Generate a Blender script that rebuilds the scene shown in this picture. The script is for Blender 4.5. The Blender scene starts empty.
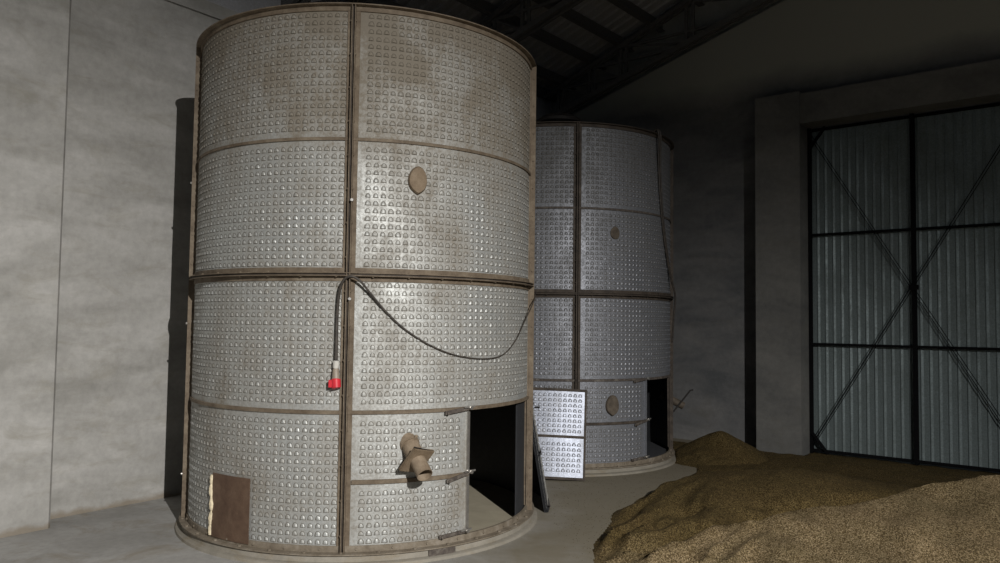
import bpy, math, random
from mathutils import Vector, Matrix, noise as mnoise
random.seed(7)
C = bpy.context.scene.collection
R_ = math.radians

# ------------------------------------------------------------ camera
FPX, PITCH, ROLL, CAMH = 774.16, 0.05023, 0.01232, 1.758
c, s = math.cos(PITCH), math.sin(PITCH)
fw = Vector((0, c, s)); up = Vector((0, -s, c)); rt = Vector((1, 0, 0))
cr, sr = math.cos(ROLL), math.sin(ROLL)
r2 = rt*cr + up*sr; u2 = rt*-sr + up*cr
cam_d = bpy.data.cameras.new('camera'); cam = bpy.data.objects.new('camera', cam_d); C.objects.link(cam)
cam_d.sensor_width = 36.0; cam_d.sensor_fit = 'HORIZONTAL'; cam_d.lens = FPX*36/1000
cam_d.clip_end = 200; cam_d.clip_start = 0.05
m = Matrix((r2, u2, -fw)).transposed().to_4x4(); m.translation = Vector((0, 0, CAMH))
cam.matrix_world = m
bpy.context.scene.camera = cam

# ------------------------------------------------------------ world and lamp
w = bpy.data.worlds.new('world'); bpy.context.scene.world = w; w.use_nodes = True
w.node_tree.nodes['Background'].inputs[0].default_value = (0.55, 0.75, 1.0, 1)
w.node_tree.nodes['Background'].inputs[1].default_value = 0.055
LP = Vector((4.0, -5.1, 6.0)); LT = Vector((-.6, 2.3, 0))
ld = bpy.data.lights.new('work_lamp_light', 'SPOT'); lo = bpy.data.objects.new('work_lamp_light', ld); C.objects.link(lo)
lo.location = LP; lo.rotation_euler = (LT-LP).to_track_quat('-Z', 'Y').to_euler()
lo.scale = (1.0, 0.70, 1.0)   # flattened beam, like a vehicle work lamp
ld.energy = 7800; ld.color = (1.0, 0.98, 0.95); ld.spot_size = R_(94); ld.spot_blend = 1.0; ld.shadow_soft_size = 0.035

vs = bpy.context.scene.view_settings
vs.view_transform = 'Standard'; vs.look = 'None'; vs.exposure = 0.0; vs.gamma = 1.0; vs.use_curve_mapping = False

# ------------------------------------------------------------ materials
def nt(name):
    mt = bpy.data.materials.new(name); mt.use_nodes = True
    t = mt.node_tree; b = t.nodes['Principled BSDF']
    return mt, t, b
def nd(t, typ, **kw):
    n = t.nodes.new(typ)
    for k, v in kw.items(): setattr(n, k, v)
    return n
def noise(t, scale, detail=5, rough=.6, vec=None, stretch=None, dist=0):
    if vec is None:
        g = nd(t, 'ShaderNodeNewGeometry'); vec = g.outputs['Position']
    if stretch:
        mp = nd(t, 'ShaderNodeMapping'); mp.inputs['Scale'].default_value = stretch
        t.links.new(vec, mp.inputs[0]); vec = mp.outputs[0]
    n = nd(t, 'ShaderNodeTexNoise'); n.inputs['Scale'].default_value = scale
    n.inputs['Detail'].default_value = detail; n.inputs['Roughness'].default_value = rough; n.inputs['Distortion'].default_value = dist
    t.links.new(vec, n.inputs['Vector']); return n.outputs['Fac']
def ramp(t, fac, stops):
    r = nd(t, 'ShaderNodeValToRGB'); e = r.color_ramp.elements
    while len(e) < len(stops): e.new(.5)
    for i, (p, col) in enumerate(stops):
        e[i].position = p; e[i].color = (*col, 1) if len(col) == 3 else col
    t.links.new(fac, r.inputs[0]); return r.outputs[0]
def mix(t, fac, a, b, mode='MIX'):
    n = nd(t, 'ShaderNodeMix', data_type='RGBA', blend_type=mode)
    for v, k in ((fac, 0), (a, 6), (b, 7)):
        if hasattr(v, 'links') or hasattr(v, 'node'): t.links.new(v, n.inputs[k])
        elif k == 0: n.inputs[0].default_value = v
        else: n.inputs[k].default_value = (*v, 1)
    return n.outputs[2]
def math_(t, op, a, b=None, clamp=False):
    n = nd(t, 'ShaderNodeMath', operation=op, use_clamp=clamp)
    for v, k in ((a, 0), (b, 1)):
        if v is None: continue
        if hasattr(v, 'node'): t.links.new(v, n.inputs[k])
        else: n.inputs[k].default_value = v
    return n.outputs[0]
def bump(t, b, h, strength, dist):
    n = nd(t, 'ShaderNodeBump'); n.inputs['Strength'].default_value = strength; n.inputs['Distance'].default_value = dist
    t.links.new(h, n.inputs['Height']); t.links.new(n.outputs[0], b.inputs['Normal'])
def zpos(t):
    g = nd(t, 'ShaderNodeNewGeometry'); sx = nd(t, 'ShaderNodeSeparateXYZ'); t.links.new(g.outputs['Position'], sx.inputs[0]); return sx.outputs

def concrete(name, c1, c2, upper=None, foot=None, stain=(.20, .17, .12), stain_amt=.35):
    mt, t, b = nt(name)
    n1 = noise(t, 1.1, 6, .55, stretch=(1, 1, 2.6), dist=.5); n2 = noise(t, 14, 6, .7); n3 = noise(t, 2.2, 8, .7, stretch=(1, 1, 2.5), dist=.6)
    col = ramp(t, n1, [(.30, c1), (.70, c2)])
    fine = ramp(t, n2, [(.3, (.80, .80, .80)), (.7, (1, 1, 1))])
    col = mix(t, 1.0, col, fine, 'MULTIPLY')
    st = ramp(t, n3, [(.52, (0, 0, 0)), (.74, (1, 1, 1))])
    st = math_(t, 'MULTIPLY', st, stain_amt)
    col = mix(t, st, col, stain)
    if foot:
        z = zpos(t)[2]; wob = noise(t, 5, 4)
        f = math_(t, 'SUBTRACT', math_(t, 'MULTIPLY', wob, .13), z)
        f = math_(t, 'MULTIPLY', f, 22, True)
        col = mix(t, math_(t, 'MULTIPLY', f, .75), col, foot)
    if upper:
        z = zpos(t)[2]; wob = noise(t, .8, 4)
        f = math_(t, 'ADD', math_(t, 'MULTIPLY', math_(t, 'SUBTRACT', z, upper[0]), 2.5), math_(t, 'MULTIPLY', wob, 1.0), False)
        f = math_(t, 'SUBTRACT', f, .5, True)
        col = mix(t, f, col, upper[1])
    t.links.new(col, b.inputs['Base Color']); b.inputs['Roughness'].default_value = .93
    b.inputs['Specular IOR Level'].default_value = .2
    h = mix(t, .5, n2, n3); bump(t, b, h, .5, .012)
    return mt
def metal(name, base, rough=.42, metallic=.85, dust=(.27, .22, .16), dz=None, damt=.5, speck=.45):
    """zinc coated sheet with spangle, dried dust and dirt runs"""
    mt, t, b = nt(name)
    sp = nd(t, 'ShaderNodeTexVoronoi'); sp.inputs['Scale'].default_value = 55
    g = nd(t, 'ShaderNodeNewGeometry'); t.links.new(g.outputs['Position'], sp.inputs['Vector'])
    spang = ramp(t, sp.outputs['Distance'], [(0, tuple(x*.82 for x in base)), (.8, tuple(min(1, x*1.12) for x in base))])
    n1 = noise(t, 1.6, 7, .65, stretch=(1, 1, .8), dist=.4); n2 = noise(t, 38, 4, .7); n4 = noise(t, 7, 5, .7, stretch=(1, 1, .35))
    d = ramp(t, n1, [(.38, (0, 0, 0)), (.68, (1, 1, 1))])
    d = math_(t, 'MULTIPLY', d, damt)
    d2 = ramp(t, n2, [(.45, (0, 0, 0)), (.75, (1, 1, 1))])
    d = math_(t, 'ADD', d, math_(t, 'MULTIPLY', d2, speck))
    d = math_(t, 'ADD', d, math_(t, 'MULTIPLY', ramp(t, n4, [(.5, (0, 0, 0)), (.75, (1, 1, 1))]), .25))
    if dz:
        z = zpos(t)[2]
        k = math_(t, 'MULTIPLY', math_(t, 'SUBTRACT', z, dz[0]), dz[1], True)
        d = math_(t, 'ADD', d, math_(t, 'MULTIPLY', k, dz[2]))
    d = math_(t, 'MINIMUM', d, .93)
    d = math_(t, 'MAXIMUM', d, .05)
    col = mix(t, d, spang, dust)
    t.links.new(col, b.inputs['Base Color'])
    t.links.new(math_(t, 'MULTIPLY', math_(t, 'SUBTRACT', 1.0, d), metallic), b.inputs['Metallic'])
    t.links.new(math_(t, 'ADD', math_(t, 'MULTIPLY', d, .35), rough), b.inputs['Roughness'])
    bump(t, b, noise(t, 48, 4, .7), .55, .004)
    return mt
def rusty(name, c1, c2, c3, rough=.75, metallic=.1, sc=9):
    mt, t, b = nt(name)
    n1 = noise(t, sc, 7, .7); n2 = noise(t, sc*5, 4, .7)
    col = ramp(t, n1, [(.32, c1), (.52, c2), (.72, c3)])
    col = mix(t, .6, col, ramp(t, n2, [(.3, (.7, .7, .7)), (.7, (1, 1, 1))]), 'MULTIPLY')
    t.links.new(col, b.inputs['Base Color']); b.inputs['Roughness'].default_value = rough; b.inputs['Metallic'].default_value = metallic
    bump(t, b, n2, .35, .003); return mt
def plain(name, col, rough=.6, metallic=0, var=.15, sc=20):
    mt, t, b = nt(name)
    n1 = noise(t, sc, 5, .6)
    cc = ramp(t, n1, [(.3, tuple(x*(1-var) for x in col)), (.7, tuple(min(1, x*(1+var)) for x in col))])
    t.links.new(cc, b.inputs['Base Color']); b.inputs['Roughness'].default_value = rough; b.inputs['Metallic'].default_value = metallic
    return mt

M = {}
M['wall_l'] = concrete('plastered_concrete', (.335, .325, .30), (.53, .515, .49), stain=(.27, .25, .20), stain_amt=.55, foot=(.22, .18, .13))
M['wall_b'] = concrete('grey_concrete', (.13, .135, .14), (.24, .235, .23), upper=(5.0, (.42, .415, .36)), stain=(.13, .12, .10))  # upper zone: greenish wall tone, brightened in place of ambient light
M['wall_u'] = concrete('upper_block', (.38, .38, .36), (.48, .48, .45))
M['pil'] = concrete('pilaster_concrete', (.15, .15, .145), (.23, .225, .21), stain=(.16, .15, .12))
M['floor'] = concrete('floor_concrete', (.30, .29, .27), (.46, .45, .43), stain=(.22, .18, .12), stain_amt=.7)
# grain dust trodden into the floor on the side of the heap
_t = M['floor'].node_tree; _b = _t.nodes['Principled BSDF']; _src = _b.inputs['Base Color'].links[0].from_socket
_z = zpos(_t); _f = math_(_t, 'ADD', math_(_t, 'MULTIPLY', _z[0], .55), math_(_t, 'MULTIPLY', noise(_t, 1.3, 6, .6), 1.5))
_f = math_(_t, 'MULTIPLY', math_(_t, 'SUBTRACT', _f, .35), 1.3, True)
_t.links.new(mix(_t, math_(_t, 'MULTIPLY', _f, .85), _src, (.20, .172, .118)), _b.inputs['Base Color'])
M['plinth'] = concrete('plinth_concrete', (.24, .22, .18), (.36, .33, .28), stain=(.22, .17, .10), stain_amt=.8)
M['galv'] = metal('galvanised_dusty', (.50, .51, .495), rough=.50, metallic=.6, dust=(.185, .155, .115), dz=(2.5, .6, .75), damt=.6)
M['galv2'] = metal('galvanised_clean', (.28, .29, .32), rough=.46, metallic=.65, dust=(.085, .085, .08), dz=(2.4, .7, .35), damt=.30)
M['galvleaf'] = metal('galvanised_leaf', (.56, .60, .70), rough=.5, metallic=.6, dust=(.50, .49, .48), damt=.2, speck=.15)
M['frame'] = rusty('brown_dusty_steel', (.11, .08, .052), (.18, .138, .095), (.26, .215, .155))
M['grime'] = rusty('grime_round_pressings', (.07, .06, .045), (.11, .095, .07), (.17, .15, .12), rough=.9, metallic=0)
M['framed'] = rusty('dark_brown_steel', (.035, .027, .021), (.068, .052, .039), (.115, .093, .073))
M['ring'] = rusty('dusty_base_ring', (.15, .12, .085), (.24, .20, .15), (.34, .30, .25))
M['coverd'] = rusty('grey_brown_cover', (.07, .055, .04), (.12, .095, .07), (.17, .14, .105), sc=14)
M['patch'] = rusty('rust_plate', (.09, .05, .032), (.135, .082, .052), (.19, .125, .085), sc=5)
M['spout'] = rusty('dusty_spout_steel', (.20, .145, .095), (.30, .23, .16), (.40, .32, .235))
M['cover'] = rusty('dusty_cover', (.17, .12, .075), (.23, .17, .11), (.30, .23, .16), sc=14)
M['dark'] = plain('dark_steel', (.028, .024, .022), .7, .2)
M['strap'] = rusty('strap_steel', (.05, .04, .035), (.11, .09, .075), (.22, .20, .17), sc=20)
M['inner'] = plain('inner_shade_tone', (.07, .072, .078), .7, .2)  # dark tone puts shade into the bin interiors
M['black'] = plain('shade_black', (.022, .023, .026), .8)  # near-black puts shade into the colour of the leaf
M['chrome'] = plain('worn_bolt_steel', (.55, .53, .50), .4, .9)
M['foam'] = plain('foam_sealant', (.70, .60, .42), .9, 0, .3, 40)
M['red'] = plain('red_plastic', (.62, .03, .045), .4)
M['white'] = plain('white_plastic', (.62, .60, .55), .5)
M['grey'] = plain('grey_plastic', (.28, .23, .18), .5)
M['cable'] = plain('black_rubber', (.045, .037, .03), .6, 0, .5)
M['roofsheet'] = metal('roof_sheet', (.46, .46, .48), rough=.75, metallic=.05, dust=(.36, .35, .34), damt=.6)
M['truss'] = plain('truss_steel', (.14, .135, .13), .75, 0)
M['gate'] = metal('gate_sheet', (.22, .265, .27), rough=.42, metallic=.45, dust=(.10, .122, .118), damt=.5)
M['gframe'] = plain('gate_frame_steel', (.008, .008, .009), .95)
M['gframe'].node_tree.nodes['Principled BSDF'].inputs['Specular IOR Level'].default_value = .05
M['innerfloor'] = plain('bin_floor_dust', (.36, .32, .235), .95, 0, .1, 6)
# grain
mt, t, b = nt('grain'); M['grain'] = mt
v = nd(t, 'ShaderNodeTexVoronoi'); v.inputs['Scale'].default_value = 140
g = nd(t, 'ShaderNodeNewGeometry'); t.links.new(g.outputs['Position'], v.inputs['Vector'])
bw = nd(t, 'ShaderNodeRGBToBW'); t.links.new(v.outputs['Color'], bw.inputs[0])
col = ramp(t, bw.outputs[0], [(.18, (.07, .045, .02)), (.5, (.19, .135, .065)), (.85, (.46, .35, .21))])
col = mix(t, .7, col, ramp(t, noise(t, 2.2, 5), [(.3, (.62, .66, .62)), (.7, (1, 1, 1))]), 'MULTIPLY')
# grain colour turns darker and browner behind the front ridge
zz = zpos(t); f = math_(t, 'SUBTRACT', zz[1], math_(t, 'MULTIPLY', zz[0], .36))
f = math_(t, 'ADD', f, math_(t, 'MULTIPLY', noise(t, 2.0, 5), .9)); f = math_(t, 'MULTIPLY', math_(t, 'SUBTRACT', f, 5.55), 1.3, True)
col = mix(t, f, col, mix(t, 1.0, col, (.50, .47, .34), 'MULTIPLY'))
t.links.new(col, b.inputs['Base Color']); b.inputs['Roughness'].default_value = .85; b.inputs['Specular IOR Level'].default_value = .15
inv = math_(t, 'SUBTRACT', 1.0, v.outputs['Distance']); bump(t, b, inv, 1.0, .007)

# ------------------------------------------------------------ mesh helpers
class MB:
    def __init__(s): s.v = []; s.f = []; s.m1 = set()
    def quadgrid(s, rows, closed=False, flip=False):
        n = len(rows[0]); base = len(s.v)
        for r in rows: s.v += [tuple(p) for p in r]
        for i in range(len(rows)-1):
            for j in range(n if closed else n-1):
                a = base+i*n+j; b = base+i*n+(j+1) % n; c_ = b+n; d = a+n
                s.f.append((a, d, c_, b) if flip else (a, b, c_, d))
    def hexa(s, p):          # 8 points: bottom 4 ccw, top 4 ccw
        b = len(s.v); s.v += [tuple(q) for q in p]
        for f in ((3, 2, 1, 0), (4, 5, 6, 7), (0, 1, 5, 4), (1, 2, 6, 5), (2, 3, 7, 6), (3, 0, 4, 7)): s.f.append(tuple(b+i for i in f))
    def box(s, o, ax, ay, az, x0, x1, y0, y1, z0, z1):
        o = Vector(o); ax, ay, az = Vector(ax), Vector(ay), Vector(az)
        P = lambda x, y, z: o+ax*x+ay*y+az*z
        s.hexa([P(x0, y0, z0), P(x1, y0, z0), P(x1, y1, z0), P(x0, y1, z0), P(x0, y0, z1), P(x1, y0, z1), P(x1, y1, z1), P(x0, y1, z1)])
    def bar(s, a, b, wid, hei, upv=(0, 0, 1)):
        a, b = Vector(a), Vector(b); d = (b-a).normalized(); u = Vector(upv); x = d.cross(u).normalized(); u = x.cross(d)
        s.box(a, d, x, u, 0, (b-a).length, -wid/2, wid/2, -hei/2, hei/2)
    def angle(s, a, b, leg, th, xdir, ydir):
        """L section between a and b, legs along xdir and ydir"""
        a, b = Vector(a), Vector(b); d = (b-a).normalized(); L = (b-a).length
        s.box(a, xdir, ydir, d, 0, leg, 0, th, 0, L); s.box(a, xdir, ydir, d, 0, th, th, leg, 0, L)
    def tube(s, pts, rad, n=10, cap=True):
        pts = [Vector(p) for p in pts]; rad = rad if isinstance(rad, (list, tuple)) else [rad]*len(pts)
        d0 = (pts[1]-pts[0]).normalized(); x = d0.orthogonal().normalized(); rows = []
        for i, p in enumerate(pts):
            d = (pts[min(i+1, len(pts)-1)]-pts[max(i-1, 0)]).normalized()
            x = (x-d*x.dot(d)).normalized(); y = d.cross(x)
            rows.append([p+(x*math.cos(2*math.pi*k/n)+y*math.sin(2*math.pi*k/n))*rad[i] for k in range(n)])
        base = len(s.v); s.quadgrid(rows, True)
        if cap:
            s.f.append(tuple(base+k for k in range(n))[::-1]); s.f.append(tuple(base+(len(rows)-1)*n+k for k in range(n)))
    def arcsec(s, a0, a1, prof, n):
        """closed profile [(r,z)...] swept around the axis between azimuths (deg)"""
        full = abs(a1-a0) >= 359.9
        rows = []
        for i in range(n if full else n+1):
            a = R_(a0+(a1-a0)*i/n); rows.append([(r*math.sin(a), -r*math.cos(a), z) for r, z in prof])
        if full: rows.append(rows[0])
        base = len(s.v); s.quadgrid(rows, True, flip=False)
        k = len(prof)
        if not full:
            s.f.append(tuple(base+i for i in range(k))[::-1]); s.f.append(tuple(base+(len(rows)-1)*k+i for i in range(k)))
    def build(s, name, mat, parent=None, smooth=False, auto=None, loc=None):
        me = bpy.data.meshes.new(name); me.from_pydata(s.v, [], s.f)
        for i in s.m1: me.polygons[i].material_index = 1
        me.validate(); me.update()
        import bmesh
        bm = bmesh.new(); bm.from_mesh(me); bmesh.ops.remove_doubles(bm, verts=bm.verts, dist=1e-6)
        if auto is not False: bmesh.ops.recalc_face_normals(bm, faces=bm.faces)
        if smooth:
            for f in bm.faces: f.smooth = True
            lim = R_(35)
            for e in bm.edges:
                if len(e.link_faces) == 2 and e.calc_face_angle(0) > lim: e.smooth = False
        bm.to_mesh(me); bm.free()
        me.materials.append(M[mat] if isinstance(mat, str) else mat)
        if s.m1: me.materials.append(M['grime'])
        o = bpy.data.objects.new(name, me); C.objects.link(o)
        if parent: o.parent = parent
        if loc: o.location = loc
        return o
def tag(o, label=None, cat=None, group=None, kind=None):
    for k, v_ in (('label', label), ('category', cat), ('group', group), ('kind', kind)):
        if v_: o[k] = v_
    return o
def empty(name, loc, label, cat, group=None, kind=None, rz=0):
    o = bpy.data.objects.new(name, None); C.objects.link(o); o.location = loc; o.rotation_euler = (0, 0, rz); o.empty_display_size = .2
    return tag(o, label, cat, group, kind)

# ------------------------------------------------------------ frames of the building
E1 = Vector((.772, -.636, 0)).normalized()       # along the gate wall, to the right
EN = Vector((-E1.y*-1, -E1.x, 0)); EN = Vector((E1.y, -E1.x, 0))  # out of the gate wall, into the hall
G0 = Vector((5.1, 9.91, 0)); Z = Vector((0, 0, 1))
A = R_(36); LU = Vector((math.sin(A), math.cos(A), 0)); LN = Vector((LU.y, -LU.x, 0)); W0 = Vector((-3.45, 7.3, 0))
def GW(s_, off, z): return G0+E1*s_+EN*off+Z*z
def LW(t_, d_, z): return W0+LU*t_+LN*d_+Z*z
SC = -5.39   # corner on the gate wall
TC = (GW(SC, 0, 0)-W0).dot(LU)

# floor
mb = MB(); mb.box((0, 0, 0), (1, 0, 0), (0, 1, 0), Z, -16, 22, -16, 22, -.15, 0)
tag(mb.build('floor', 'floor'), 'worn grey concrete floor dusted with brown grain', kind='structure')
# left wall: panel, capping beam, sheet strip above
mb = MB(); mb.box(W0, LU, LN, Z, -22, TC+.4, -.25, 0, 0, 4.86)
wl = tag(mb.build('wall_left', 'wall_l'), 'pale plastered concrete side wall left of the large bin', kind='structure')
mb = MB(); mb.box(W0, LU, LN, Z, -22, TC+.3, -.25, .035, 4.86, 5.0)
tag(mb.build('trim_1', 'wall_l'), 'concrete capping beam along the top of the side wall', kind='structure')
mb = MB(); mb.box(W0, LU, LN, Z, -22, TC+.3, -.30, -.22, 5.0, 6.1)
tag(mb.build('wall_left_upper', 'roofsheet'), 'dark sheet strip above the side wall', kind='structure')
# left pilaster with an edge bead
mb = MB()
mb.hexa([LW(-3.2, 0, 0), LW(-.79, 0, 0), LW(-.79, .265, 0), LW(-3.2, .265, 0), LW(-3.2, 0, 6), LW(-.79, 0, 6), LW(-.79, .265, 6), LW(-3.2, .265, 6)])
mb.hexa([LW(-3.2, .265, 0), LW(-.79, .265, 0), LW(-.815, .29, 0), LW(-3.2, .29, 0), LW(-3.2, .265, 6), LW(-.79, .265, 6), LW(-.815, .29, 6), LW(-3.2, .29, 6)])
tag(mb.build('trim_2', 'wall_l'), 'broad plastered pilaster at the far left edge', kind='structure')
# gate wall: left field up to gate, gable top following the slope
def ztop(s_): return 5.29+.295*(s_+5.06)
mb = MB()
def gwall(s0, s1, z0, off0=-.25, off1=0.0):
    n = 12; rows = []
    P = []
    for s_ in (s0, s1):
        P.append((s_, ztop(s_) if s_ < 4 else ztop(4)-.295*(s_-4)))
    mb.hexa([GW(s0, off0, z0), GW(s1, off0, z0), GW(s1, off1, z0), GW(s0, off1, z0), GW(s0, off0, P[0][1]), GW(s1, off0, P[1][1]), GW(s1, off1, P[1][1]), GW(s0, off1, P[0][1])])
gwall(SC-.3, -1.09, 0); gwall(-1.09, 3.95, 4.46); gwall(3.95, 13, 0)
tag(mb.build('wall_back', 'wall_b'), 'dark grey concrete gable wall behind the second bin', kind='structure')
# gable sheet above wall, to the roof
def zroof(s_): return 5.86+.376*(s_+5.17) if s_ < 4 else 5.86+.376*9.17-.376*(s_-4)
mb = MB()
for s0, s1 in ((SC-.5, 4), (4, 13)):
    zb = lambda q: (ztop(q) if q <= 4 else ztop(4)-.295*(q-4))
    mb.hexa([GW(s0, -.24, zb(s0)), GW(s1, -.24, zb(s1)), GW(s1, -.2, zb(s1)), GW(s0, -.2, zb(s0)), GW(s0, -.24, zroof(s0)+.2), GW(s1, -.24, zroof(s1)+.2), GW(s1, -.2, zroof(s1)+.2), GW(s0, -.2, zroof(s0)+.2)])
tag(mb.build('wall_back_upper', 'wall_u'), 'dark gable closing panel above the sloping wall top', kind='structure')
# pilasters and lintel round the gate
mb = MB(); mb.box(G0, E1, EN, Z, -1.72, -1.11, 0, .35, 0, 4.91)
tag(mb.build('trim_3', 'pil'), 'concrete pilaster left of the sheet gate', kind='structure')
mb = MB(); mb.box(G0, E1, EN, Z, -1.11, 3.97, 0, .33, 4.47, 4.88)
tag(mb.build('trim_4', 'pil'), 'concrete lintel beam above the sheet gate', kind='structure')
mb = MB(); mb.box(G0, E1, EN, Z, 3.97, 4.6, 0, .35, 0, 4.91)
tag(mb.build('trim_5', 'pil'), 'concrete pilaster right of the sheet gate', kind='structure')

# ------------------------------------------------------------ gate
gate = empty('door_1', GW(1.43, 0, 0), 'tall corrugated sheet gate with dark cross-braced frame', None, kind='structure')
def gpart(name, fn, mat, **kw):
    mb = MB(); fn(mb); o = mb.build(name, mat, gate, **kw); o.location = -gate.location; return o
def sheet(s0, s1):
    def fn(mb):
        prof = []; p = .102; x = s0
        while x < s1-1e-6:
            for fx, d in ((0, 0), (.60, 0), (.68, .012), (.76, .012)):
                if x+fx*p <= s1: prof.append((x+fx*p, d))
            x += p
        prof.append((s1, 0))
        zs = [0.03, 1.49, 2.98, 4.455]
        rows = [[GW(q, -.05+d, z) for q, d in prof] for z in zs]; mb.quadgrid(rows)
        rows = [[GW(q, -.06+d, z) for q, d in prof] for z in zs]; mb.quadgrid(rows, flip=True)
    return fn
for s0, s1 in ((-1.08, .17), (.17, 1.43), (1.43, 2.69), (2.69, 3.95)): gpart('sheet_panel', sheet(s0, s1), 'gate', auto=False)
for s_, w_ in ((-1.088, .04), (.19, .05), (1.43, .05), (2.69, .05), (3.925, .05)):
    gpart('frame_post', lambda mb: mb.box(G0+EN*.05, E1, EN, Z, s_-w_/2, s_+w_/2, -.075, -.02, 0.02, 4.46), 'gframe')
for z in (.06, 1.49, 2.98, 4.43):
    gpart('frame_rail', lambda mb: mb.box(G0+EN*.05, E1, EN, Z, -1.08, 3.95, -.072, -.03, z-.016, z+.016), 'gframe')
for c0 in (-1.07, 1.45):
    for sgn in (0, 1):
        a0, a1 = (c0, c0+1.24), (c0+2.48, c0+1.24)
        q = a0 if sgn == 0 else a1
        for zc in (4.36, .12):
            def br(mb):
                for k in (-.017, .017):
                    mb.bar(GW(q[0]+k, +.038, zc), GW(q[1]+k, +.038, 2.24), .008, .010, EN)
            gpart('diagonal_brace', br, 'gframe')
            sg = 1 if sgn == 0 else -1
            gpart('corner_brace', lambda mb: mb.bar(GW(q[0], +.03, zc-.17*(1 if zc > 2 else -1)), GW(q[0]+sg*.2, +.03, zc+.09*(1 if zc > 2 else -1)), .03, .04, EN), 'gframe')
    gpart('centre_plate', lambda mb: mb.box(G0+EN*.05, E1, EN, Z, c0+1.26-.055, c0+1.26+.055, -.02, 0.0, 2.21, 2.27), 'gframe')

# ------------------------------------------------------------ roof
mb = MB()
def roof(s0, s1):
    n = int((s1-s0)/.0)if False else 0
prof = []
oo = -0.5
# corrugations run down the slope, so the profile goes along the hall length
offs = []; x = -.3
while x < 17:
    offs += [(x, 0), (x+.09, 0), (x+.115, .03), (x+.175, .03)]; x += .2
for s0, s1 in ((SC-1.3, 4), (4, 13)):
    rows = [[GW(s_, o_, zroof(s_)+.10+h) for o_, h in offs] for s_ in (s0, s1)]
    mb.quadgrid(rows)
tag(mb.build('ceiling', 'roofsheet', auto=False), 'dark corrugated sheet roof above the bins', kind='structure')
# purlins
ps = []
q = -5.17-.62
while q < 3.9: ps.append(q); q += .62
for q in [-5.55, -5.17, -4.55, -4.03, -3.47, -2.79, -2.15, -1.5, -.85, -.2, .45, 1.1, 1.75, 2.4, 3.05, 3.7]:
    mb = MB(); z = zroof(q)
    mb.box(GW(q, 0, z), E1, EN, Z, -.03, .03, -.2, 16, -.07, .09)
    mb.box(GW(q, 0, z), E1, EN, Z, .03, .07, -.2, 16, -.07, -.055)
    o = mb.build('roof_purlin', 'truss'); o.parent = None
    tag(o, 'dark steel purlin running under the corrugated roof', 'purlin', 'purlins under the roof')
# trusses
def truss(off, label):
    t_ = empty('roof_truss', GW(-3, off, ztop(-3)), label, 'roof truss')
    def tp(name, fn):
        mb = MB(); fn(mb); o = mb.build(name, 'truss', t_); o.location = -t_.location; return o
    zt = lambda q: zroof(q)-.11
    tp('top_chord', lambda mb: [mb.bar(GW(SC-.1, off+k, zt(SC-.1)), GW(4, off+k, zt(4)), .05, .06) for k in (-.05, .05)])
    tp('bottom_chord', lambda mb: [mb.bar(GW(SC-.1, off+k, ztop(SC-.1)+.05), GW(4, off+k, ztop(4)+.05), .05, .08) for k in (-.05, .05)])
    xs = [-5.17, -4.55, -3.95, -2.8, -1.5, -.1, 1.4, 3]
    for q in xs:
        for k in ((-.055, .055) if q < -2 else (0,)):
            tp('post', lambda mb: mb.bar(GW(q+k, off, ztop(q)+.05), GW(q+k, off, zt(q)), .035, .05, E1))
    for q in xs[:-1]:
        # horizontal member running from the post head foot to the rising bottom chord
        z = zt(q)-.02; q2 = min(4, -5.06+(z-5.29-.05)/.295)
        tp('tie', lambda mb: mb.bar(GW(q, off, z), GW(q2, off, z), .04, .04))
    for a, b in zip(xs[:-1], xs[1:]):
        tp('diagonal', lambda mb: mb.bar(GW(b, off, ztop(b)+.05), GW(a, off, zt(a)), .025, .03))
truss(.16, 'dark steel roof truss lying along the gable wall top')
truss(2.75, 'dark steel roof truss crossing above the second bin')
truss(5.7, 'dark steel roof truss crossing above the large front bin')

# ------------------------------------------------------------ silos
RS = 1.4813
SEAMS = [-69.0, 4.3, 84.0, 151.0, 218.0, 291.0]
TZ = [.08, 1.08, 2.08, 3.08, 4.08]
def cyl(r, a, z): a = R_(a); return Vector((r*math.sin(a), -r*math.cos(a), z))
def hood(mb, fn, u, v, k=1.0):
    """pressed hood, open to below: fn(u,v,d) maps sheet coordinates to space"""
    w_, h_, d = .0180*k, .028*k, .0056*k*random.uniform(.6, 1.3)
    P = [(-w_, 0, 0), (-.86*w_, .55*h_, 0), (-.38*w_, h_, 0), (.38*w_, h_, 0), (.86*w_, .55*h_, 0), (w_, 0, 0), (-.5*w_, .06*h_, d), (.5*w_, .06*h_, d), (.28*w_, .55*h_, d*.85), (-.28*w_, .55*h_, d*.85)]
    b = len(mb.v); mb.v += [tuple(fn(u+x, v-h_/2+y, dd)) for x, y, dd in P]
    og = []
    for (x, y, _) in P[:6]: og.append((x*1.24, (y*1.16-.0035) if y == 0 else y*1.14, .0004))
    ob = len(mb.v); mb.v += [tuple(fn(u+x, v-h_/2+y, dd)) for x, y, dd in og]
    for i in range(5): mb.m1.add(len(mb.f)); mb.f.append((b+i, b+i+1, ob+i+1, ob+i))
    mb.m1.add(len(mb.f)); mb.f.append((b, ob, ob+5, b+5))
    for f in ((0, 6, 1), (1, 6, 9), (1, 9, 2), (2, 9, 8, 3), (3, 8, 4), (4, 8, 7), (4, 7, 5), (6, 7, 8, 9), (0, 5, 7, 6)):
        mb.f.append(tuple(b+i for i in f))
SP = .0567
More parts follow.
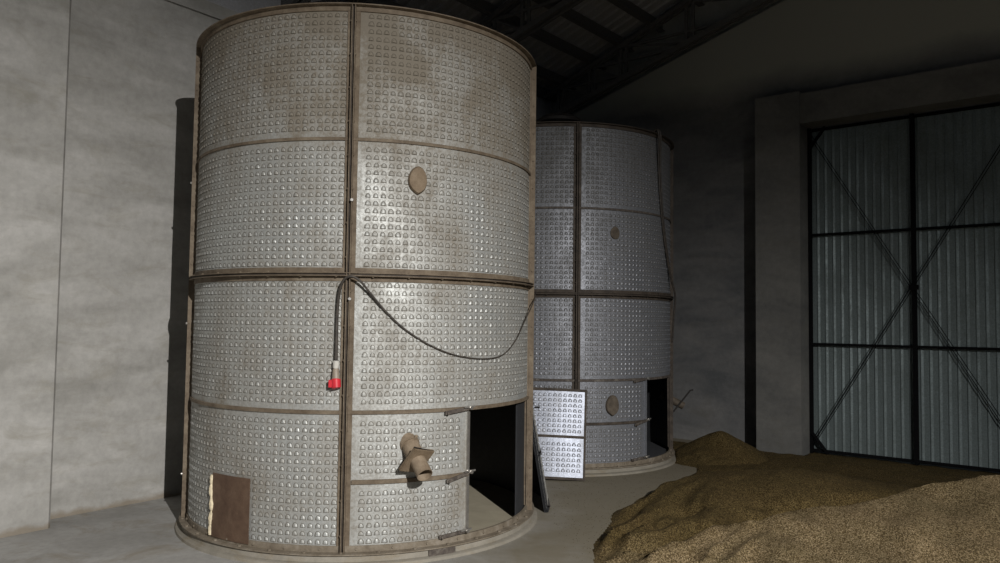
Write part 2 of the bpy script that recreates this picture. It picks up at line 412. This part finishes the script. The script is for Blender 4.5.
def panel_mesh(mb, a0, a1, z0, z1, r=RS, rows=None, skip=()):
    L = R_(a1-a0)*r; n = max(4, int((a1-a0)/3))
    mb.arcsec(a0, a1, [(r-.004, z0), (r, z0), (r, z1), (r-.004, z1)], n)
    H = z1-z0; nr = rows or int(round((H-.15)/SP))+1
    nc = int((L-.19)/SP)+1; st = .125; zz = (H-(nr-1)*SP)/2
    fn = lambda u, v, d: cyl(r+.0003+d, a0+math.degrees(u/r), v)
    for i in range(nc):
        for j in range(nr):
            u = st+i*SP; v = z0+zz+j*SP
            az = a0+math.degrees(u/r)
            if any(((az-sa)/sw)**2+((v-sz)/sh)**2 < 1 for sa, sz, sw, sh in skip): continue
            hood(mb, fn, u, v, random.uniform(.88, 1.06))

def bolts_mb(mb, pts, r=.008, h=.008):
    for p, d in pts:
        p = Vector(p); d = Vector(d); mb.tube([p, p+d*h], r, 6)

def silo(center, label, group, gal, dirty, skip):
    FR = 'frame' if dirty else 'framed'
    S = empty('grain_silo', (center[0], center[1], 0), label, 'grain silo', group)
    def part(name, fn, mat, par=S, smooth=False, lab=None, auto=None):
        mb = MB(); fn(mb); o = mb.build(name, mat, par, smooth, auto)
        if lab: o['label'] = lab
        return o
    for i in range(5):
        a0, a1 = SEAMS[i], SEAMS[i+1]
        for k in range(4):
            if i == 1 and k == 0:
                part('wall_panel', lambda mb: panel_mesh(mb, a0, 41.6, TZ[0], .575, skip=skip), gal, auto=None)
                part('wall_panel', lambda mb: panel_mesh(mb, a0, 41.6, .575, TZ[1], skip=skip), gal)
            else:
                part('wall_panel', lambda mb: panel_mesh(mb, a0, a1, TZ[k], TZ[k+1], skip=skip), gal)
    # vertical seams: pairs of angle irons with bolts
    for a in SEAMS[:-1]:
        for sg in (-1, 1):
            def fl(mb):
                t = R_(a); rad = Vector((math.sin(t), -math.cos(t), 0)); tan = Vector((math.cos(t), math.sin(t), 0))*sg
                o = rad*RS
                mb.box(o, tan, rad, Z, .009, .046, -.002, .008, TZ[0], TZ[4])       # flat leg
                mb.box(o, tan, rad, Z, .009, .015, .0, .050, TZ[0], TZ[4])          # standing leg
                bp = []
                for j in range(16):
                    z = TZ[0]+.125+j*.25
                    bp.append((o+tan*.015+rad*.033+Z*z, tan))
                bolts_mb(mb, bp)
            part('seam_flange', fl, FR)
        part('seam_gasket', lambda mb: mb.box(cyl(RS, a, 0), (math.cos(R_(a)), math.sin(R_(a)), 0), (math.sin(R_(a)), -math.cos(R_(a)), 0), Z, -.009, .009, -.004, .022, TZ[0], TZ[4]), 'framed')
    F = RS+.0005
    # thin tier bands
    part('tier_band', lambda mb: mb.arcsec(0, 360, [(F, 3.066), (F+.012, 3.066), (F+.012, 3.088), (F, 3.092)], 120), ('frame' if dirty else 'strap'), smooth=True)
    part('tier_band', lambda mb: mb.arcsec(0, 360, [(F, 1.066), (F+.012, 1.066), (F+.012, 1.090), (F, 1.094)], 120), ('frame' if dirty else 'strap'), smooth=True)
    # mid flange: two angle rings bolted together
    def mid(z0, up_):
        def fn(mb):
            d = 1 if up_ else -1
            mb.arcsec(0, 360, [(F, z0), (F+.048, z0), (F+.048, z0+d*.006), (F+.008, z0+d*.008), (F+.008, z0+d*.042), (F, z0+d*.042)], 120)
            bp = []
            for j in range(36):
                a = j*10+1; bp.append((cyl(F+.032, a, z0+d*.006), Z*d))
            bolts_mb(mb, bp)
        return fn
    part('mid_flange', mid(2.086, True), FR, smooth=True); part('mid_flange', mid(2.072, False), FR, smooth=True)
    part('mid_gasket', lambda mb: mb.arcsec(0, 360, [(F, 2.073), (F+.034, 2.073), (F+.034, 2.085), (F, 2.085)], 120), 'framed')
    # top rim
    part('top_rim', lambda mb: mb.arcsec(0, 360, [(F-.012, 4.035), (F+.012, 4.035), (F+.012, 4.072), (F+.05, 4.074), (F+.05, 4.082), (F-.012, 4.082)], 120), FR, smooth=True)
    # base ring (angle, foot leg outward)
    def bring(mb):
        mb.arcsec(0, 360, [(F-.01, .075), (F+.066, .075), (F+.066, .084), (F+.010, .086), (F+.010, .130), (F-.01, .130)], 120)
        bolts_mb(mb, [(cyl(F+.04, j*10+4, .084), Z) for j in range(36)], .012, .012)
        bolts_mb(mb, [(cyl(F+.010, j*10+8, .108), cyl(1, j*10+8, 0)) for j in range(36)], .009, .009)
    part('base_ring', bring, 'ring', smooth=True)
    # doorway frame between 41.6 and 82 degrees
    part('mid_bar', lambda mb: mb.arcsec(SEAMS[1]+2, 41.6, [(F, .566), (F+.014, .566), (F+.014, .594), (F, .596)], 24), FR, smooth=True)
    part('door_jamb', lambda mb: mb.arcsec(40.9, 41.9, [(F-.03, .13), (F+.012, .13), (F+.012, 1.064), (F-.03, 1.064)], 2), 'chrome' if gal == 'galv' else gal)
    part('door_jamb', lambda mb: mb.arcsec(82.9, 83.9, [(F-.02, .13), (F+.012, .13), (F+.012, 1.064), (F-.03, 1.064)], 2), FR)
    # strap latches left of the doorway
    for (a0, z0, a1, z1) in ((32.8, 1.058, 42.2, 1.086), (33.6, .548, 42.6, .60), (31.5, .142, 41.5, .162)):
        def st(mb):
            n = 8
            rows = []
            for i in range(n+1):
                f = i/n; a = a0+(a1-a0)*f; z = z0+(z1-z0)*f
                rows.append([cyl(F+.018, a, z-.013), cyl(F+.030, a, z-.013), cyl(F+.030, a, z+.013), cyl(F+.018, a, z+.013)])
            mb.quadgrid(rows, True); b = len(mb.v)
            mb.f.append((b-4, b-3, b-2, b-1)); mb.f.append((b-4*n-1, b-4*n-2, b-4*n-3, b-4*n-4))
            # pivot lug
            mb.tube([cyl(F, a0+.8, z0), cyl(F+.045, a0+.8, z0)], .012, 8)
        la = part('latch', st, 'strap')
        part('latch_bolt', lambda mb: (mb.tube([cyl(F+.01, a1-1, z1), cyl(F+.055, a1-1, z1)], .014, 8), mb.bar(cyl(F+.04, a1-3.2, z1+.006), cyl(F+.05, a1+.3, z1+.012), .012, .012)), 'chrome', par=la)
    # central duct with a cap
    part('shade_skin', lambda mb: mb.arcsec(83.9, 400.9, [(RS-.010, .08), (RS-.0045, .08), (RS-.0045, 1.08), (RS-.010, 1.08)], 100), 'inner', smooth=True)  # dark skin inside the bin puts its shade into the colour
    part('shade_skin', lambda mb: mb.arcsec(0, 360, [(RS-.010, 1.08), (RS-.0045, 1.08), (RS-.0045, 4.0), (RS-.010, 4.0)], 100), 'inner', smooth=True)
    part('central_duct', lambda mb: mb.arcsec(0, 360, [(.16, .07), (.17, .07), (.17, 4.45), (.16, 4.45)], 24), gal, smooth=True)
    part('duct_cap', lambda mb: mb.tube([(0, 0, 4.44), (0, 0, 4.48), (0, 0, 4.54), (0, 0, 4.58)], [.31, .31, .22, .05], 24), 'dark', smooth=True)
    return S, part, F
C1 = (-1.2148, 7.1195); C2 = (.7778, 10.4345)
def plinth(center, label, group):
    def ps(mb):
        mb.arcsec(0, 360, [(.0, 0), (RS+.17, 0), (RS+.165, .018), (RS+.125, .026), (RS+.10, .06), (RS+.095, .075), (RS-.03, .075), (RS-.04, .07), (0.0, .07)], 96)
    o = ps
    mb = MB()
    prof = [(RS+.098, 0), (RS+.094, .020), (RS+.084, .025), (RS+.050, .028), (RS+.046, .068), (RS+.040, .0745), (0.001, .0745)]
    rows = []
    for i in range(97):
        a = R_(i*3.75); rows.append([(r*math.sin(a), -r*math.cos(a), z) for r, z in prof])
    mb.quadgrid(rows)
    ob = mb.build('silo_plinth', 'plinth', None, True, loc=(center[0], center[1], 0))
    return tag(ob, label, 'plinth', group)
plinth(C1, 'low round concrete plinth under the large front silo', 'silo plinths')
plinth(C2, 'low round concrete plinth under the bluish grey rear silo', 'silo plinths')

S1, part1, F = silo(C1, 'large front round silo of dusty dimpled sheet metal with brown flanges', 'dimpled sheet silos', 'galv', True,
    [(23.3, 2.80, 3.2, .12), (21.8, .83, 3.1, .09), (-33, .33, 8.9, .26)])
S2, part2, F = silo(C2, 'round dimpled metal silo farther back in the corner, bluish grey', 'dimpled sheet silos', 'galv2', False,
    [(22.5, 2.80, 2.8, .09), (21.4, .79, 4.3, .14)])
for a_, z_ in ((-69, 1.70), (-69, .44), (-69, 2.9), (4.9, 1.9), (4.9, 2.62), (84, 2.3)):
    part1('bright_bolt', lambda mb: mb.tube([cyl(F+.03, a_, z_), cyl(F+.062, a_, z_)], .011, 8), 'chrome', lab='shiny new bolt')
# inner floors seen through the doorways
for nm, pt, fm_ in (('bin_floor', part1, 'innerfloor'), ('bin_floor', part2, 'inner')):  # rear bin floor takes the dark tone in place of shade
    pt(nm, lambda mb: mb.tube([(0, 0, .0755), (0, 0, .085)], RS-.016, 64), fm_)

# round covers
def cover(pt, az, z, rx, rz, d=.03, drip=True, mat='cover'):
    def fn(mb):
        rows = []
        for (k, dd) in ((1.0, 0), (1.0, d*.5), (.9, d), (.0, d*1.15)):
            ring = []
            for j in range(28):
                t = 2*math.pi*j/28; wob = 1+.03*math.sin(3*t+1)
                du = math.sin(t)*rx*k*wob; dz = math.cos(t)*rz*k*wob
                if drip and dz < 0: dz *= 1+.12*math.exp(-(du/.02)**2)
                ring.append(cyl(F+dd, az+math.degrees(du/RS), z+dz))
            rows.append(ring)
        mb.quadgrid(rows, True)
    return pt('port_cover', fn, mat, smooth=True, lab='brown dust-covered round port cover')
cover(part1, 23.3, 2.80, .072, .10)
cover(part2, 21.4, .79, .085, .115, drip=True, mat='coverd')
cover(part2, 22.5, 2.80, .062, .075, d=.012, drip=False, mat='coverd')

# rust plate with foam strip
pl = part1('patch_plate', lambda mb: mb.arcsec(-39.4, -23.7, [(F+.012, .10), (F+.018, .10), (F+.018, .575), (F+.012, .575)], 10), 'patch', lab='brown rusty steel patch plate')
def foam(mb):
    pts = []; rr = []
    for i in range(26):
        f = i/25; pts.append(cyl(F+.014, -39.9-.5*math.sin(f*9)*.6, .555-.45*f)); rr.append(.009+.012*abs(math.sin(f*14+1))*(.4+.6*math.sin(f*math.pi))+.004*math.sin(f*37)**2)
    mb.tube(pts, rr, 8)
part1('foam_sealant', foam, 'foam', par=pl, smooth=True, lab='yellowish foam sealant bead')

# brown plate bolted to the plinth step
# discharge spout with slide gate
az = 22.6
rad = cyl(1, az, 0); base = cyl(RS, az-.2, .84)
tanv = Vector((math.cos(R_(az)), math.sin(R_(az)), 0))
dirv = (rad*.80+tanv*.16-Z*.62).normalized()
def tubeopen(mb, a, b, r, th=.004):
    a, b = Vector(a), Vector(b); d = (b-a).normalized(); x = d.orthogonal().normalized(); y = d.cross(x)
    rows = []
    for p, q in ((a, r), (b, r), (b, r-th), (a, r-th)):
        rows.append([p+(x*math.cos(2*math.pi*k/28)+y*math.sin(2*math.pi*k/28))*q for k in range(28)])
    rows.append(rows[0]); mb.quadgrid(rows, True)
def spout(part, rootp, d, k=1.0, mat='spout'):
    body = part('discharge_spout', lambda mb: tubeopen(mb, rootp-d*.10, rootp+d*.150*k, .066*k), mat, smooth=True, lab='dust-coated discharge pipe')
    sx = d.cross(Z).normalized(); sy = sx.cross(d).normalized()
    sx, sy = (sx*.97+sy*.24), (sy*.97-sx*.24)
    ctr = rootp+d*.155*k
    part('collar', lambda mb: tubeopen(mb, rootp-d*.02, rootp+d*.012, .074*k, .010), mat, par=body, smooth=True)
    def plate(mb):
        o = ctr
        mb.box(o, sx, sy, d, -.085*k, .095*k, -.11*k, .105*k, -.008, .0)
        mb.box(o, sx, sy, d, -.085*k, .095*k, -.11*k, .105*k, .006, .014)
        for a, b in ((-.084*k, -.074*k), (.084*k, .094*k)): mb.box(o, sx, sy, d, a, b, -.095*k, .10*k, 0, .006)
    part('slide_plate', plate, 'cover', par=body)
    part('slide_rod', lambda mb: mb.bar(ctr+sy*.10*k+d*.003-sx*.09, ctr+sy*.118*k+d*.003+sx*.105, .006, .006), 'dark', par=body)
    part('outlet_pipe', lambda mb: tubeopen(mb, ctr+d*.01, ctr+d*.15*k, .058*k), mat, par=body, smooth=True)
    part('cap_stud', lambda mb: mb.tube([rootp+sy*.06*k+d*.01, rootp+sy*.095*k+d*.01], .013, 8), mat, par=body)
    return body
spout(part1, base, dirv)
# silo 2: spout beyond the doorway with lever rod
a2 = 97; r2v = cyl(1, a2, 0); d2 = (r2v*.85-Z*.42+Vector((0, -.1, 0))).normalized()
sp2 = part2('discharge_spout', lambda mb: tubeopen(mb, cyl(RS, a2, .76)-d2*.05, cyl(RS, a2, .76)+d2*.30, .05), 'coverd', smooth=True, lab='dust-coated discharge pipe')
e2 = cyl(RS, a2, .76)+d2*.20
part2('lever_rod', lambda mb: mb.tube([e2+Vector((-.06, -.06, -.12)), e2+Vector((.17, -.06, .17)), e2+Vector((.21, -.06, .18))], .011, 8), 'dark', par=sp2)
# board added to block the lamp; hinge plate on the base ring of silo 1
part1('light_blocker', lambda mb: mb.arcsec(70.5, 83.5, [(RS-.035, .088), (RS-.022, .088), (RS-.022, 1.064), (RS-.035, 1.064)], 8), 'black', lab='black board closing the inner edge of the doorway')
part1('tie_plate', lambda mb: mb.arcsec(27.8, 36.0, [(RS+.049, .024), (RS+.063, .024), (RS+.061, .072), (RS+.047, .072)], 6), 'strap', lab='short brown flat plate at the foot of the doorway')

# ------------------------------------------------------------ door leaves
def leaf(loc, rz, tilt, wid, hei, label, group, outmat, inmat, split=.50, mirror=False):
    """curved leaf standing on its lower edge; local x = width, -y = outer face, z = up"""
    Lf = empty('door_leaf', loc, label, 'door panel', group)
    Lf.rotation_euler = (tilt, 0, rz)
    def lp(name, fn, mat, par=Lf):
        mb = MB(); fn(mb); return mb.build(name, mat, par)
    Rr = RS; half = wid/2
    def fn(u, v, d):
        a = u/Rr; return Vector(((Rr+d)*math.sin(a), -(Rr+d)*math.cos(a)+Rr*math.cos(half/Rr), v))
    n = 14
    def skin(mb, z0, z1, d0, d1, u0=-half, u1=half):
        rows = []
        for i in range(n+1):
            u = u0+(u1-u0)*i/n; rows.append([fn(u, z0, d0), fn(u, z0, d1), fn(u, z1, d1), fn(u, z1, d0)])
        b = len(mb.v); mb.quadgrid(rows, True); mb.f.append((b+3, b+2, b+1, b)); e = b+4*n; mb.f.append((e, e+1, e+2, e+3))
    for z0, z1 in ((.02, hei*split), (hei*split, hei-.01)):
        def pf(mb):
            skin(mb, z0, z1, -.002, .001)
            nr = int((z1-z0-.05)/SP); nc = int((wid-.12)/SP)+1
            zz = (z1-z0-(nr-1)*SP)/2; uu = (wid-(nc-1)*SP)/2
            for i in range(nc):
                for j in range(nr): hood(mb, fn and (lambda u, v, d: fn(u, v, d+.0013)), -half+uu+i*SP, z0+zz+j*SP)
        lp('sheet_panel', pf, outmat)
    if inmat: lp('shade_skin', lambda mb: skin(mb, .02, hei-.02, -.026, -.006), inmat)  # black inner face and frame carry the leaf's shade as colour
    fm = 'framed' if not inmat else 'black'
    for z0 in (0, hei*split-.012, hei-.03): lp('frame_rail', lambda mb: skin(mb, z0, z0+.028, -.028, .010), fm)
    for u0, u1 in ((-half, -half+.022), (half-.022, half)): lp('frame_stile', lambda mb: skin(mb, 0, hei, -.028, .012, u0, u1), fm)
    return Lf, lp, fn
# leaf of silo 2: leans on its front, seen from outside
L2, lp2, fn2 = leaf((.48, 8.73, .004), R_(-12), R_(-10.5), 1.0, 1.0, 'bright dimpled metal door leaf leaning against the rear silo', None, 'galvleaf', None, .465)
for v_ in (.25, .78): lp2('hook', lambda mb: mb.tube([fn2(-.07-.0, v_, .01), fn2(-.07, v_+.0, .03), fn2(-.02, v_, .03)], .007, 6), 'dark')
# leaf of silo 1: leans on its right flank, seen from inside, its shade put in as black
L1, lp1, fn1 = leaf((.40, 7.68, .004), R_(97), R_(-10), .98, 1.03, 'door leaf with shade-black inner face leaning at the right side of the front silo', None, 'galv', 'black', .50)
for v_ in (.05, .55, 1.0): lp1('hook', lambda mb: mb.tube([fn1(-.47, v_, .0), fn1(-.49, v_, .03), fn1(-.52, v_+.02, .04)], .008, 6), 'dark')

# ------------------------------------------------------------ power cable with plug on silo 1
def smooth_path(P, n=8):
    out = []
    for i in range(len(P)-1):
        p0 = P[max(i-1, 0)]; p1 = P[i]; p2 = P[i+1]; p3 = P[min(i+2, len(P)-1)]
        for k in range(n):
            t = k/n; out.append(0.5*((2*p1)+(p2-p0)*t+(2*p0-5*p1+4*p2-p3)*t*t+(3*p1-p0-3*p2+p3)*t**3))
    out.append(P[-1]); return out
c1v = Vector((C1[0], C1[1], 0))
def S(az, z, d): return c1v+cyl(RS+d, az, z)
pc = empty('power_cable', S(1.3, 1.33, .04), 'black rubber cable with red industrial plug draped over the front silo', 'cable')
def pcp(name, fn, mat, par=pc, smooth=True, lab=None):
    mb = MB(); fn(mb); o = mb.build(name, mat, par, smooth)
    if par is pc: o.location = -pc.location
    if lab: o['label'] = lab
    return o
path = [S(1.5, 1.44, .035), S(1.45, 1.62, .03), S(1.5, 1.80, .03), S(2.1, 1.95, .05), S(3.3, 2.035, .068), S(5.2, 2.062, .072), S(7.6, 2.03, .06), S(10.5, 1.94, .035), S(14.5, 1.82, .018), S(20, 1.69, .014), S(28, 1.565, .012),
        S(37, 1.485, .012), S(48, 1.455, .012), S(57, 1.485, .012), S(65, 1.60, .014), S(72, 1.75, .02), S(79, 1.89, .045), S(84, 1.98, .060), S(88, 2.02, .055), S(93, 1.97, .02)]
sm = smooth_path(path)
pcp('cord', lambda mb: mb.tube(sm, [.0125-.0075*min(1, i/len(sm)*1.6) for i in range(len(sm))], 10), 'cable')
pb = pcp('plug_body', lambda mb: mb.tube([S(1.5, 1.40, .036), S(1.5, 1.39, .036), S(1.55, 1.345, .038), S(1.6, 1.315, .04)], [.016, .022, .027, .032], 16), 'grey', lab='smoky grey plug body')
def sub(name, fn, mat, lab=None):
    mb = MB(); fn(mb); o = mb.build(name, mat, pb, True); o.location = (0, 0, 0)
    if lab: o['label'] = lab
sub('cable_gland', lambda mb: mb.tube([S(1.5, 1.455, .035), S(1.5, 1.45, .035), S(1.5, 1.405, .036), S(1.5, 1.398, .036)], [.014, .023, .023, .018], 10), 'white', 'white cable gland')
sub('plug_collar', lambda mb: mb.tube([S(1.6, 1.325, .04), S(1.6, 1.32, .041), S(1.8, 1.262, .046), S(1.85, 1.258, .047)], [.028, .034, .034, .028], 20), 'red', 'red plug collar')
sub('collar_lug', lambda mb: mb.box(S(.45, 1.29, .045), (1, 0, 0), (0, 1, 0), Z, -.016, .012, -.02, .02, -.026, .026), 'red', None)

# cable hanging on silo 2 and the loops by its side
c2v = Vector((C2[0], C2[1], 0))
def S2p(az, z, d): return c2v+cyl(RS+d, az, z)
mb = MB()
for da, d in ((-.7, .03), (1.0, .034)):
    pts = smooth_path([S2p(48+da, 4.02, -.03), S2p(48+da, 4.12, .02), S2p(48.6+da, 4.06, .066), S2p(51+da, 3.7, .03), S2p(54+da, 3.2, .02), S2p(59+da, 2.75, .02), S2p(66+da, 2.35, .035), S2p(71, 2.10, .075), S2p(73, 1.8, .05), S2p(76, 1.5, .03)])
    mb.tube(pts, .011, 8)
tag(mb.build('hanging_cable', 'cable', None, True), 'pair of black cables hanging down the rear silo from its rim', 'cable')

# ------------------------------------------------------------ grain
def sm_(a, b, x): x = max(0, min(1, (x-a)/(b-a))); return x*x*(3-2*x)
def grain_mesh(name, label, x0, x1, y0, y1, step, H):
    vs_ = {}; V = []; Fc = []
    nx = int((x1-x0)/step); ny = int((y1-y0)/step)
    hh = [[H(x0+i*step, y0+j*step) for i in range(nx+1)] for j in range(ny+1)]
    def vid(i, j):
        k = (i, j)
        if k not in vs_:
            vs_[k] = len(V); V.append((x0+i*step, y0+j*step, max(hh[j][i], -.004)))
        return vs_[k]
    for j in range(ny):
        for i in range(nx):
            if max(hh[j][i], hh[j][i+1], hh[j+1][i], hh[j+1][i+1]) > 0: Fc.append((vid(i, j), vid(i+1, j), vid(i+1, j+1), vid(i, j+1)))
    mb = MB(); mb.v = V; mb.f = Fc
    o = mb.build(name, 'grain', None, True, auto=False); 
    for p in o.data.polygons: p.use_smooth = True
    return tag(o, label, 'grain', None, 'stuff')
def cone(x, y, cx, cy, h, rx, ry, rot=0, p=1.0):
    dx, dy = x-cx, y-cy; a = R_(rot); u = dx*math.cos(a)+dy*math.sin(a); v = -dx*math.sin(a)+dy*math.cos(a)
    d = math.sqrt((u/rx)**2+(v/ry)**2+.012)
    return h*(1-d**p)
def smax(a, b, k=.08):
    h = max(k-abs(a-b), 0)/k; return max(a, b)+h*h*k*.25
def gate_off(x, y): return (Vector((x, y, 0))-G0).dot(EN)
XB = [(3.0, .2), (5.0, .36), (5.74, .62), (6.34, .78), (6.97, 1.02), (7.67, 1.35), (8.23, 1.71), (8.88, 2.2), (9.3, 2.75), (13, 6.0)]
def xb(y):
    for (a, b), (c_, d) in zip(XB[:-1], XB[1:]):
        if y <= c_: return b+(d-b)*(y-a)/(c_-a)
    return XB[-1][1]
def H1(x, y):
    nz = mnoise.noise(Vector((x*1.1, y*1.1, 3.1)))
    n2 = mnoise.noise(Vector((x*2.6+y*.8, y*2.6, 7.7)))
    n3 = mnoise.noise(Vector((x*9, y*9, 1.7)))
    n4 = mnoise.noise(Vector(((x*.85-y*.53)*4.6, (x*.53+y*.85)*.9, 5.5)))
    n5 = .5-2.2*abs(mnoise.noise(Vector(((x*.80-y*.60)*5.5+.4*n2, (x*.60+y*.80)*.8, 2.5))))
    wx, wy = x+.12*nz, y+.10*n2
    # front ridge climbing to the right
    RC = [(.2, 4.9, .06), (1.1, 5.5, .13), (1.72, 6.05, .20), (2.33, 6.25, .26), (3.34, 6.5, .38), (4.25, 6.68, .50), (9, 7.3, .62)]
    yc, hc = 7.3, .62
    for p_, q_ in zip(RC[:-1], RC[1:]):
        if wx <= q_[0]:
            f_ = max(0, (wx-p_[0])/(q_[0]-p_[0])); yc = p_[1]+(q_[1]-p_[1])*f_; hc = p_[2]+(q_[2]-p_[2])*f_; break
    yc += .10*nz; hc += .02*n2
    front = hc-.17*(yc-wy)-.05*max(0, yc-wy)**2
    back = hc-.66*(wy-yc)
    r_ = front if wy < yc else back
    a = cone(wx, wy, 2.9, 7.7, .30, 1.9, 1.55, 0, 1.35)     # flat pile behind
    pl_ = .07
    b = smax(smax(r_, a, .10), pl_*(1-sm_(7.6, 9.2, y)), .05)
    # trodden trench behind the ridge
    for (ax, ay, bx, by, dep, wd) in ((2.25, 6.62, 3.75, 7.15, .19, .15), (1.25, 6.45, 1.75, 7.0, .10, .08), (1.1, 5.9, 1.7, 6.45, .12, .08), (2.3, 7.0, 2.5, 6.8, .06, .09)):
        L2 = (bx-ax)**2+(by-ay)**2; tt = max(0, min(1, ((wx-ax)*(bx-ax)+(wy-ay)*(by-ay))/L2))
        dd = (wx-ax-tt*(bx-ax))**2+(wy-ay-tt*(by-ay))**2; b -= dep*math.exp(-dd/wd**2)
    b += .020*n2+.022*n4+(.05*n4+.075*n5)*sm_(2.3, 1.2, x)+.006*n3
    d = x-xb(y+.25*nz)+.07*n2+.10*n4
    flank = .52*d
    h = min(b, flank*(1+.5*n5)) if d > 0 else -.01
    if d > 0: h = max(h, .004)
    # thin spread toward the gate
    th = .018+.012*n3+.02*nz
    if x > 2.35+.25*nz and y > 8.3: h = max(h, th)
    if gate_off(x, y) < -.09: return -1
    # stays clear of the wall, the pilaster and the silo base
    gs = (Vector((x, y, 0))-G0).dot(E1)
    if gs < -1.09 and gate_off(x, y) < .36: return -1
    if (Vector((x, y, 0))-c2v).length < RS+.11: return -1
    if y > 9.0 and H2(x, y) > h: return -1
    return h
def H2(x, y):
    nz = mnoise.noise(Vector((x*1.6, y*1.6, 9.1))); n3 = mnoise.noise(Vector((x*8, y*8, 1.7)))
    h = cone(x+.1*nz, y+.1*nz, 2.95, 10.35, .37, .66, .75, 0)
    h = smax(h, cone(x+.1*nz, y, 2.62, 10.0, .16, .48, .55, 0), .08)
    h += .012*n3+.03*nz*max(0, h)
    if gate_off(x, y) < .0: return -1
    if (Vector((x, y, 0))-c2v).length < RS+.08: return -1
    return h
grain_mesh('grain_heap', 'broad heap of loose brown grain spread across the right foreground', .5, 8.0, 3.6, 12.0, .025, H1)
grain_mesh('grain_pile', 'small dark brown grain pile against the wall behind the rear silo', 1.9, 4.2, 9.2, 11.8, .025, H2)
# loose kernels scattered over the floor at the edge of the heap: one uncountable lot
mb = MB(); nk = 0
while nk < 5200:
    x = random.uniform(.5, 3.4); y = random.uniform(4.9, 10.2)
    h = H1(x, y)
    if h < -.0:
        if random.random() > math.exp(h*38): continue
        z = .001
    else: z = h
    if (x-C2[0])**2+(y-C2[1])**2 < (RS+.16)**2: continue
    a = random.uniform(0, 6.28); l, w_ = .0042, .0022
    dx, dy = math.cos(a), math.sin(a); ex, ey = -dy, dx
    b = len(mb.v)
    mb.v += [(x-dx*l, y-dy*l, z+w_*.6), (x+dx*l, y+dy*l, z+w_*.6), (x+ex*w_, y+ey*w_, z+w_*.5), (x-ex*w_, y-ey*w_, z+w_*.5), (x, y, z+w_*1.6), (x, y, z)]
    for f in ((0, 3, 4), (3, 1, 4), (1, 2, 4), (2, 0, 4), (3, 0, 5), (1, 3, 5), (2, 1, 5), (0, 2, 5)): mb.f.append(tuple(b+i for i in f))
    nk += 1
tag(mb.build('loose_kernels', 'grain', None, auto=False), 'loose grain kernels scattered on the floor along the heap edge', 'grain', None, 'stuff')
